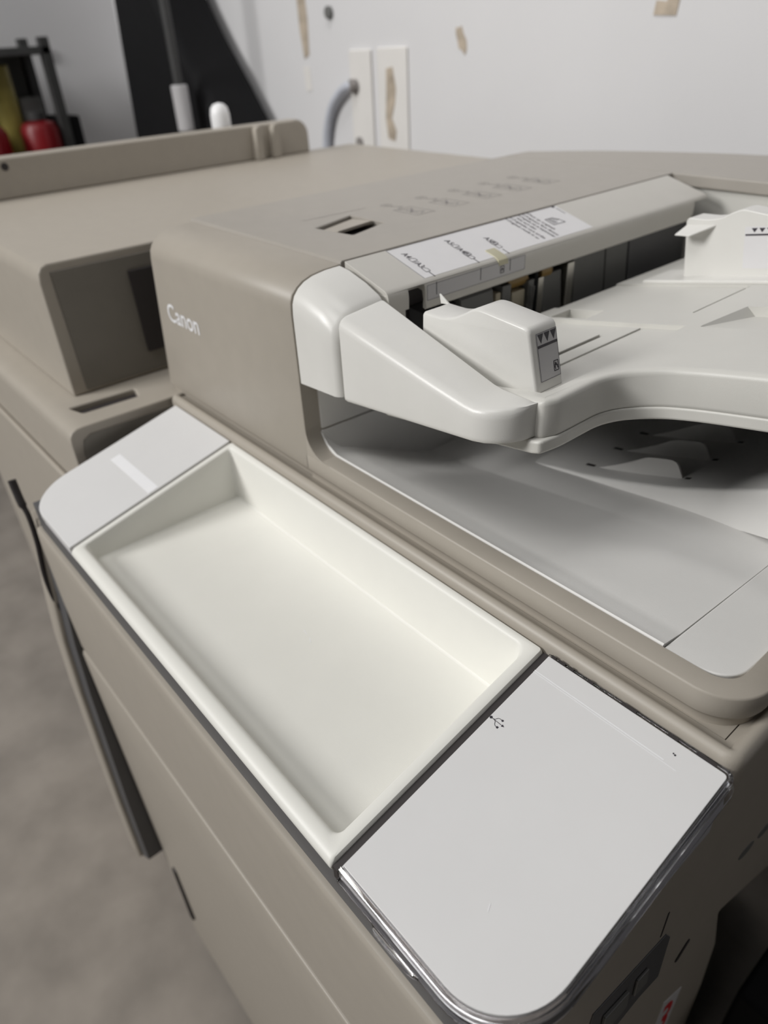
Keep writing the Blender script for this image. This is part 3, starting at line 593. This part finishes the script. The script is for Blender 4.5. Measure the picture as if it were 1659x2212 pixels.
# output tray below the hopper
def s1(x, y): return 0.0217 - 0.095 * (y - 0.0235) + 0.118 * (x - 0.051)
YB = 0.46
def outline_row(x): pass
b2 = B()
xs = [-0.2360 + i * (0.0512 + 0.2360) / 30 for i in range(31)]
rows = []
for x in xs:
    dl = max(0, (-0.214 - x) / 0.022)
    zl = 0.0236 + 0.0155 * dl ** 2
    f = (x + 0.236) / 0.287
    zf = lerp(0.0180, 0.0200, f)
    a = -0.0245 + 0.138 * (x + 0.2465); b = 0.0116
    zc = a if a < b - 0.006 else b - 0.006 + 0.006 * math.tanh((a - b + 0.006) / 0.006)
    zb = -0.0098 + 0.134 * (x + 0.1378)
    zb = zb if zb < 0.004 else 0.004 + 0.005 * math.tanh((zb - 0.004) / 0.005)
    row = [(x, 0.0236, zl - 0.010), (x, 0.0236, zl - 0.0005), (x, 0.0246, zl), (x, 0.0262, zl - 0.0006 - 0.2 * max(0, zl - 0.0236))]
    z0 = row[-1][2]
    for t in (0.25, 0.5, 0.75): row.append((x, lerp(0.0262, 0.0405, t), lerp(z0, zf, min(1.0, t * (1 + 0.33 * min(1, dl) * (1 - t))))))
    row += [(x, 0.0405, zf), (x, 0.0430, zf - (zf - zc) * 0.022)]
    for t in (0.2, 0.4, 0.6, 0.8): row.append((x, lerp(0.0405, 0.130, t), lerp(zf, zc, t)))
    row += [(x, 0.128, lerp(zf, zc, 0.975)), (x, 0.132, lerp(zc, zb, 0.06)), (x, 0.146, lerp(zc, zb, 0.48)), (x, 0.163, zb), (x, YB, zb - 0.004), (x, YB, zb - 0.03), (x, 0.0236, min(zl - 0.012, zb - 0.03))]
    rows.append(row)
loft(b2, rows)
ot = link('output_tray', b2, 'outtray', fed, smooth=45)
# right end of the tray, rounded corner, split by a fine seam
b2 = B()
ol = [(0.0519, 0.0236), (0.066, 0.0236)] + arc(0.0685, 0.0416, 0.0180, -88, -2, 10) + [(0.0867, 0.046), (0.0867, 0.44), (0.0519, 0.44)]
extZ(b2, ol, lambda x, y: -0.02, lambda x, y: max(0.0222 - 0.095 * (y - 0.0235), -0.015)); link('tray_end', b2, 'outtray', fed, 0.0010, 3, 50)
link('seam_shadow', box(B(), 0.0508, 0.0523, 0.026, 0.44, -0.02, -0.010), 'gap', fed)
# raised wedge with ribs
def wz(x):
    P_ = [(-0.145, -0.0109), (-0.125, -0.0064), (-0.098, -0.0018), (-0.066, 0.0062), (-0.028, 0.0176), (0.0, 0.0290), (0.032, 0.0430), (0.080, 0.060)]
    for a, b in zip(P_, P_[1:]):
        if x <= b[0]: return lerp(a[1], b[1], (x - a[0]) / (b[0] - a[0]))
    return P_[-1][1]
b2 = B(); L = []
for x in [-0.145 + i * 0.0093 for i in range(25)]:
    z = wz(x); zb = -0.0098 + 0.134 * (x + 0.1378) - 0.003; r = min(0.0025, max(0.0003, (z - zb) * 0.4))
    L.append([(x, 0.1625, zb), (x, 0.1640, z - r), (x, 0.1640 + r * 0.3, z - r * 0.3), (x, 0.1640 + r, z), (x, YB, z), (x, YB, zb)])
loft(b2, L); wd = link('raised_wedge', b2, 'outtray', fed, smooth=45)
for yy in (0.1805, 0.2165, 0.2525):
    b2 = B(); pr = crom([(-0.0985, wz(-0.0985) - 0.001), (-0.085, wz(-0.085) + 0.0030), (-0.0705, wz(-0.0705) + 0.0085), (-0.0590, wz(-0.059) + 0.0134), (-0.0535, wz(-0.0535) + 0.0142)], 4) + [(-0.0430, wz(-0.043) + 0.0140), (-0.0390, wz(-0.039) + 0.0136), (-0.0358, wz(-0.0358) + 0.0120), (-0.0338, wz(-0.0338) + 0.0095), (-0.0288, wz(-0.0288) - 0.001), (-0.06, wz(-0.06) - 0.003)]
    extY(b2, pr, yy - 0.0009, yy + 0.0009); link('paper_rib', b2, 'outtray', fed, 0.0003)
    link('rib_slot', extZ(B(), [(-0.0290, yy - 0.0016), (-0.0240, yy - 0.0016), (-0.0240, yy + 0.0016), (-0.0290, yy + 0.0016)], lambda x, y: wz(x) - 0.001, lambda x, y: wz(x) + 0.00015), 'gap', wd)
    link('rib_slot', extZ(B(), [(-0.1060, yy - 0.0016), (-0.0985, yy - 0.0016), (-0.0985, yy + 0.0016), (-0.1060, yy + 0.0016)], lambda x, y: wz(x) - 0.001, lambda x, y: wz(x) + 0.00015), 'gap', wd)
# lower inner wall of the tray at the feeder end
b2 = B(); extX(b2, [(0.0247, -0.03), (0.46, -0.03), (0.46, 0.0270), (0.0247, 0.0378)], -0.300, -0.2326); link('tray_end_wall', b2, 'outtray', fed, 0.0006)

# ================================================================== FINISHER (unit at the far end)
fin = thing('finisher', 'large taupe sorting unit docked at the far left end of the copier', 'finisher', (-0.67, 0.2, -H))
b2 = B(); extX(b2, [(-0.090, -H + 0.03), (-0.0985, -0.058), (-0.0985, -0.012), (-0.0978, -0.005), (-0.0950, -0.0005), (-0.0900, 0.0020), (-0.084, 0.0026), (0.55, 0.0026), (0.55, -H + 0.03)], -0.905, -0.450)
lb = link('lower_body', b2, 'taupe', fin, 0.002)
cut(lb, extZ(B(), [(-0.4985, -0.079), (-0.4955, -0.0155), (-0.4765, -0.0195), (-0.4785, -0.0735)], -0.03, 0.02))
link('slot_shade', box(B(), -0.497, -0.478, -0.074, -0.017, -0.016, -0.003), 'gap', fin)  # dark filler, the slot's deep shade put into its colour
b2 = B(); extX(b2, [(-0.090, -0.30), (-0.090, -0.022), (-0.087, -0.010), (-0.080, -0.006), (0.40, -0.006), (0.40, -0.30)], -0.4500, -0.4490); link('end_shade_plate', b2, 'taupe_shade', fin)  # darker taupe paints in the shade on this end face
# upper body
b2 = B(); extX(b2, [(-0.066, 0.0024), (-0.0655, 0.110), (-0.0640, 0.1190), (-0.0605, 0.1240), (-0.055, 0.1262), (0.585, 0.1262), (0.610, 0.122), (0.617, 0.10), (0.617, 0.0024)], -0.905, -0.5190)
link('upper_body', b2, 'taupe', fin, 0.0025, 3)
b2 = B(); extX(b2, [(-0.0525, 0.006), (-0.0545, 0.119), (0.30, 0.119), (0.30, 0.006)], -0.5195, -0.5178); link('end_shade_plate', b2, 'taupe_shade', fin, 0.001)  # upper end face, its shade likewise put into the colour
b2 = B(); extX(b2, [(0.0155, 0.026), (0.0140, 0.1060), (0.060, 0.1060), (0.060, 0.026)], -0.5178, -0.5150); link('grip_recess', b2, 'gap', fin, 0.001)
# fence along the far edge
yzf = [(-0.30, 0.1262), (-0.30, 0.1735), (0.465, 0.1735)] + arc(0.470, 0.1515, 0.0225, 90, 0, 8) + [(0.4930, 0.1262)]
b2 = B(); extX(b2, yzf, -0.915, -0.888); fe = link('end_fence', b2, 'taupe', fin, 0.003, 3)
for yy in (0.394, 0.4245):
    b2 = B(); extX(b2, [(yy - 0.007, 0.1262), (yy - 0.005, 0.168), (yy - 0.002, 0.1725), (yy + 0.004, 0.1725), (yy + 0.006, 0.168), (yy + 0.007, 0.1262)], -0.888, -0.876); link('fence_rib', b2, 'taupe', fe, 0.002)
link('fence_hole', cyl(B(), (-0.8885, 0.030, 0.1635), (1, 0, 0), 0.0045, 0.0010), 'gap', fe)
# front door, and the dark grip beside the copier's corner pillar
b2 = B(); box(b2, -0.900, -0.480, -0.1045, -0.0987, -H + 0.03, -0.060)
dr = link('front_door', b2, 'taupe', fin, 0.004, 4)
pts = [(-0.4740, -0.1508, -0.0349), (-0.4710, -0.1511, -0.0441), (-0.4660, -0.1514, -0.0551), (-0.4600, -0.1507, -0.0677), (-0.4560, -0.1526, -0.0932), (-0.4550, -0.1572, -0.1285), (-0.4540, -0.1574, -0.1565), (-0.4530, -0.1545, -0.1804)]
b2 = B(); tube(b2, crom(pts, 5), [0.0036] * 12 + [0.0024] * 24, 10); link('door_handle', b2, 'gap', cop)
for cx in (-0.86, -0.50):
    b2 = B(); cyl(b2, (cx - 0.012, -0.10, -H + 0.0165), (1, 0, 0), 0.0165, 0.024, 24); link('caster_wheel', b2, 'black', fin, 0.002)

# ================================================================== BACKGROUND
YW = 0.80
# black shape in the corner, its slanting right part standing in for soft wall shadow, and a pole in front of it
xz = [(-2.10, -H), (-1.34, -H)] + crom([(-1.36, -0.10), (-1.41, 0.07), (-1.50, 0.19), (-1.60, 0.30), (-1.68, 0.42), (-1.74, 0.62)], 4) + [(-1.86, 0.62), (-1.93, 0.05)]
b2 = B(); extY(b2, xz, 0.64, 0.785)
tag(link('black_shadow_sheet', b2, 'black', None, 0.03, 4, 50, loc=(-1.75, 0.71, -H)), 'matt black shape in the corner by the back wall, its slanting right part standing in for soft shadow', 'sheet')
pole = thing('pole', 'slim white pole standing against the edge of the black shadow sheet', 'pole', (-1.515, 0.595, -H))
b2 = B(); tube(b2, [(-1.515, 0.595, -H), (-1.515, 0.595, 0.1), (-1.515, 0.595, 0.7)], 0.010, 14); link('pole_shaft', b2, 'rack', pole)
b2 = B(); tube(b2, [(-1.515, 0.595, 0.115), (-1.515, 0.595, 0.205)], 0.018, 16); link('pole_sleeve', b2, 'paper_grey', pole, 0.003)

b2 = B(); lathe(b2, (-1.20, 0.505, 0.135), [(0.0, 0.0), (0.0150, 0.0), (0.0165, 0.004), (0.0165, 0.030), (0.0150, 0.042), (0.0100, 0.050), (0.0, 0.053)], 28)
b2.free()
bt = thing('bottle', 'small white rounded bottle peeping over the fence of the sorting unit', 'bottle', (-0.935, 0.366, 0.1262))
b2 = B(); lathe(b2, (-0.935, 0.366, 0.1262), [(0.0, 0.0), (0.013, 0.0), (0.0145, 0.003), (0.0145, 0.062), (0.0125, 0.071), (0.008, 0.076), (0.0, 0.078)], 28); link('bottle_body', b2, 'bottle', bt)

# wall marks: stains and pale plates (each a thin thing on the wall)
def stain(name, label, pts, material, th=0.0012):
    b2 = B(); extY(b2, pts, YW - th, YW + 0.001)
    return tag(link(name, b2, material, None, loc=(sum(p[0] for p in pts) / len(pts), YW, sum(p[1] for p in pts) / len(pts))), label, name.replace('_', ' '))
def blob(cx, cz, w, h, n=14, j=0.25, lean=0.0):
    out = []
    for i in range(n):
        a = 2 * math.pi * i / n; k = 1 + random.uniform(-j, j)
        out.append((cx + math.cos(a) * w * k + lean * math.sin(a), cz + math.sin(a) * h * k))
    return out
stain('torn_tape', 'long narrow brownish tape mark high on the wall, left of the black dot', [(-1.328, 0.37), (-1.300, 0.37), (-1.296, 0.31), (-1.300, 0.247), (-1.318, 0.240), (-1.326, 0.29)], 'rustic')
stain('tape_remnant', 'faint grey tape mark below the long brownish one', [(-1.326, 0.226), (-1.302, 0.226), (-1.300, 0.182), (-1.322, 0.180)], 'palewood')
stain('paint_chip', 'small brown chip in the paint near the middle of the wall', blob(-0.852, 0.262, 0.012, 0.022, 12, 0.25, -0.008), 'rustic')
stain('paint_patch', 'brown L-shaped patch of torn paint at the top right of the wall', [(-0.492, 0.282), (-0.458, 0.280), (-0.452, 0.330), (-0.470, 0.332), (-0.474, 0.296), (-0.490, 0.298)], 'rustic')
b2 = B(); cyl(b2, (-1.217, YW, 0.317), (0, -1, 0), 0.011, 0.008, 20); tag(link('wall_plug', b2, 'grey', None, 0.002, loc=(-1.217, YW, 0.317)), 'dark round plug in the wall right of the long tape mark', 'plug')
pb = thing('wall_plate', 'pale upright plate on the wall where the hose is plugged in', 'plate', (-1.115, YW, 0.17))
b2 = B(); box(b2, -1.160, -1.092, YW - 0.006, YW, 0.055, 0.254); link('plate_body', b2, 'palewood', pb, 0.003)
b2 = B(); cyl(b2, (-1.137, YW - 0.006, 0.092), (0, -1, 0), 0.010, 0.004, 16); link('plate_hole', b2, 'ink_faint', pb)
pb2 = thing('wall_plate', 'pale upright plate with a dark brown stain, right of the one with the hose', 'plate', (-1.03, YW, 0.17))
b2 = B(); box(b2, -1.074, -0.988, YW - 0.005, YW, 0.055, 0.256); link('plate_body', b2, 'palewood', pb2, 0.003)
b2 = B(); extY(b2, [(-1.046, 0.222), (-1.028, 0.225), (-1.020, 0.190), (-1.024, 0.165), (-1.034, 0.140), (-1.022, 0.118), (-1.026, 0.100), (-1.046, 0.104), (-1.052, 0.14), (-1.048, 0.18)], YW - 0.0062, YW - 0.0048); link('rust_stain', b2, 'rustic', pb2)
hs = thing('hose', 'grey blue hose curving from the wall plate down behind the copier', 'hose', (-1.2, YW - 0.03, 0.0))
b2 = B(); tube(b2, crom([(-1.140, YW - 0.006, 0.193), (-1.158, YW - 0.013, 0.192), (-1.185, YW - 0.014, 0.180), (-1.215, YW - 0.014, 0.155), (-1.238, YW - 0.013, 0.115), (-1.250, YW - 0.012, 0.060), (-1.252, YW - 0.011, -0.05)], 6), 0.0088, 14); link('hose_tube', b2, 'hose', hs)
b2 = B(); cyl(b2, (-1.140, YW - 0.006, 0.193), (-0.5, -1, 0), 0.0125, 0.014, 18); link('hose_plug', b2, 'ink_faint', hs, 0.002)

# rack of tools standing at the left wall
XK = -2.0
rk = thing('storage_rack', 'dark metal rack holding assorted grey and yellow parts at the far left', 'rack', (XK, 0.33, -H))
for yy in (0.10, 0.49):
    for xx in (XK - 0.16, XK):
        b2 = B(); box(b2, xx - 0.012, xx + 0.012, yy - 0.012, yy + 0.012, -H, 0.31); link('upright', b2, 'rack', rk, 0.002)
for z in (-0.45, 0.0, 0.285):
    b2 = B(); box(b2, XK - 0.17, XK + 0.012, 0.09, 0.50, z - 0.012, z + 0.006); link('shelf', b2, 'rack', rk, 0.002)
b2 = B(); box(b2, XK - 0.175, XK - 0.170, 0.09, 0.50, 0.0, 0.29); link('back_sheet', b2, 'grey', rk)
def small(name, label, cat, b2, material, loc, bev=0.004, group=None):
    return tag(link(name, b2, material, None, bev, 3, loc=loc), label, cat, group)
def pot(yc, nm, label):
    t = thing(nm, label, 'canister', (XK - 0.02, yc, 0.006))
    b2 = B(); lathe(b2, (XK - 0.02, yc, 0.006), [(0, 0), (0.045, 0), (0.048, 0.01), (0.048, 0.105), (0.040, 0.120), (0.02, 0.126), (0, 0.126)], 28); link('canister_body', b2, 'red', t)
    b2 = B(); lathe(b2, (XK - 0.02, yc, 0.132), [(0, 0), (0.022, 0), (0.022, 0.020), (0, 0.020)], 20); link('cap', b2, 'rack', t, 0.002)
pot(0.430, 'red_canister', 'red canister on the rack, the right one of two')
pot(0.300, 'red_canister', 'red canister on the rack, the left one of two, cut by the photo edge')
small('black_case', 'black case on the rack shelf just right of the red canisters', 'case', box(B(), XK - 0.13, XK + 0.0, 0.487, 0.535, 0.006, 0.135), 'black', (XK - 0.06, 0.51, 0.006))
small('yellow_spool', 'dull yellow upright spool on the rack above the canisters', 'spool', cyl(B(), (XK - 0.09, 0.385, 0.006), (0, 0, 1), 0.030, 0.250, 24), 'yellow', (XK - 0.09, 0.385, 0.006))
small('grey_carton', 'grey carton on the rack to the right of the yellow spool', 'carton', box(B(), XK - 0.15, XK - 0.08, 0.42, 0.475, 0.006, 0.18), 'grey', (XK - 0.11, 0.45, 0.006))
small('silver_tin', 'silver tin on the rack left of the yellow spool', 'tin', cyl(B(), (XK - 0.112, 0.318, 0.006), (0, 0, 1), 0.033, 0.20, 24), 'metal', (XK - 0.085, 0.318, 0.006))
b2 = B(); cyl(b2, (-2.2505, 0.575, 0.272), (1, 0, 0), 0.018, 0.008, 20); tag(link('wall_button', b2, 'paper_grey', None, 0.002, loc=(-2.25, 0.575, 0.272)), 'small round grey button on the grey side wall above the rack', 'button')
# black block beside the open bay, added to keep bounce light off the side panel
b2 = B(); box(b2, 0.128, 0.56, 0.165, 0.65, -H, -0.45)
tag(link('bounce_blocker', b2, 'black', None, 0.006, 3, loc=(0.34, 0.4, -H)), 'black block on the floor at the right end of the copier, added to cut bounce light', 'case')
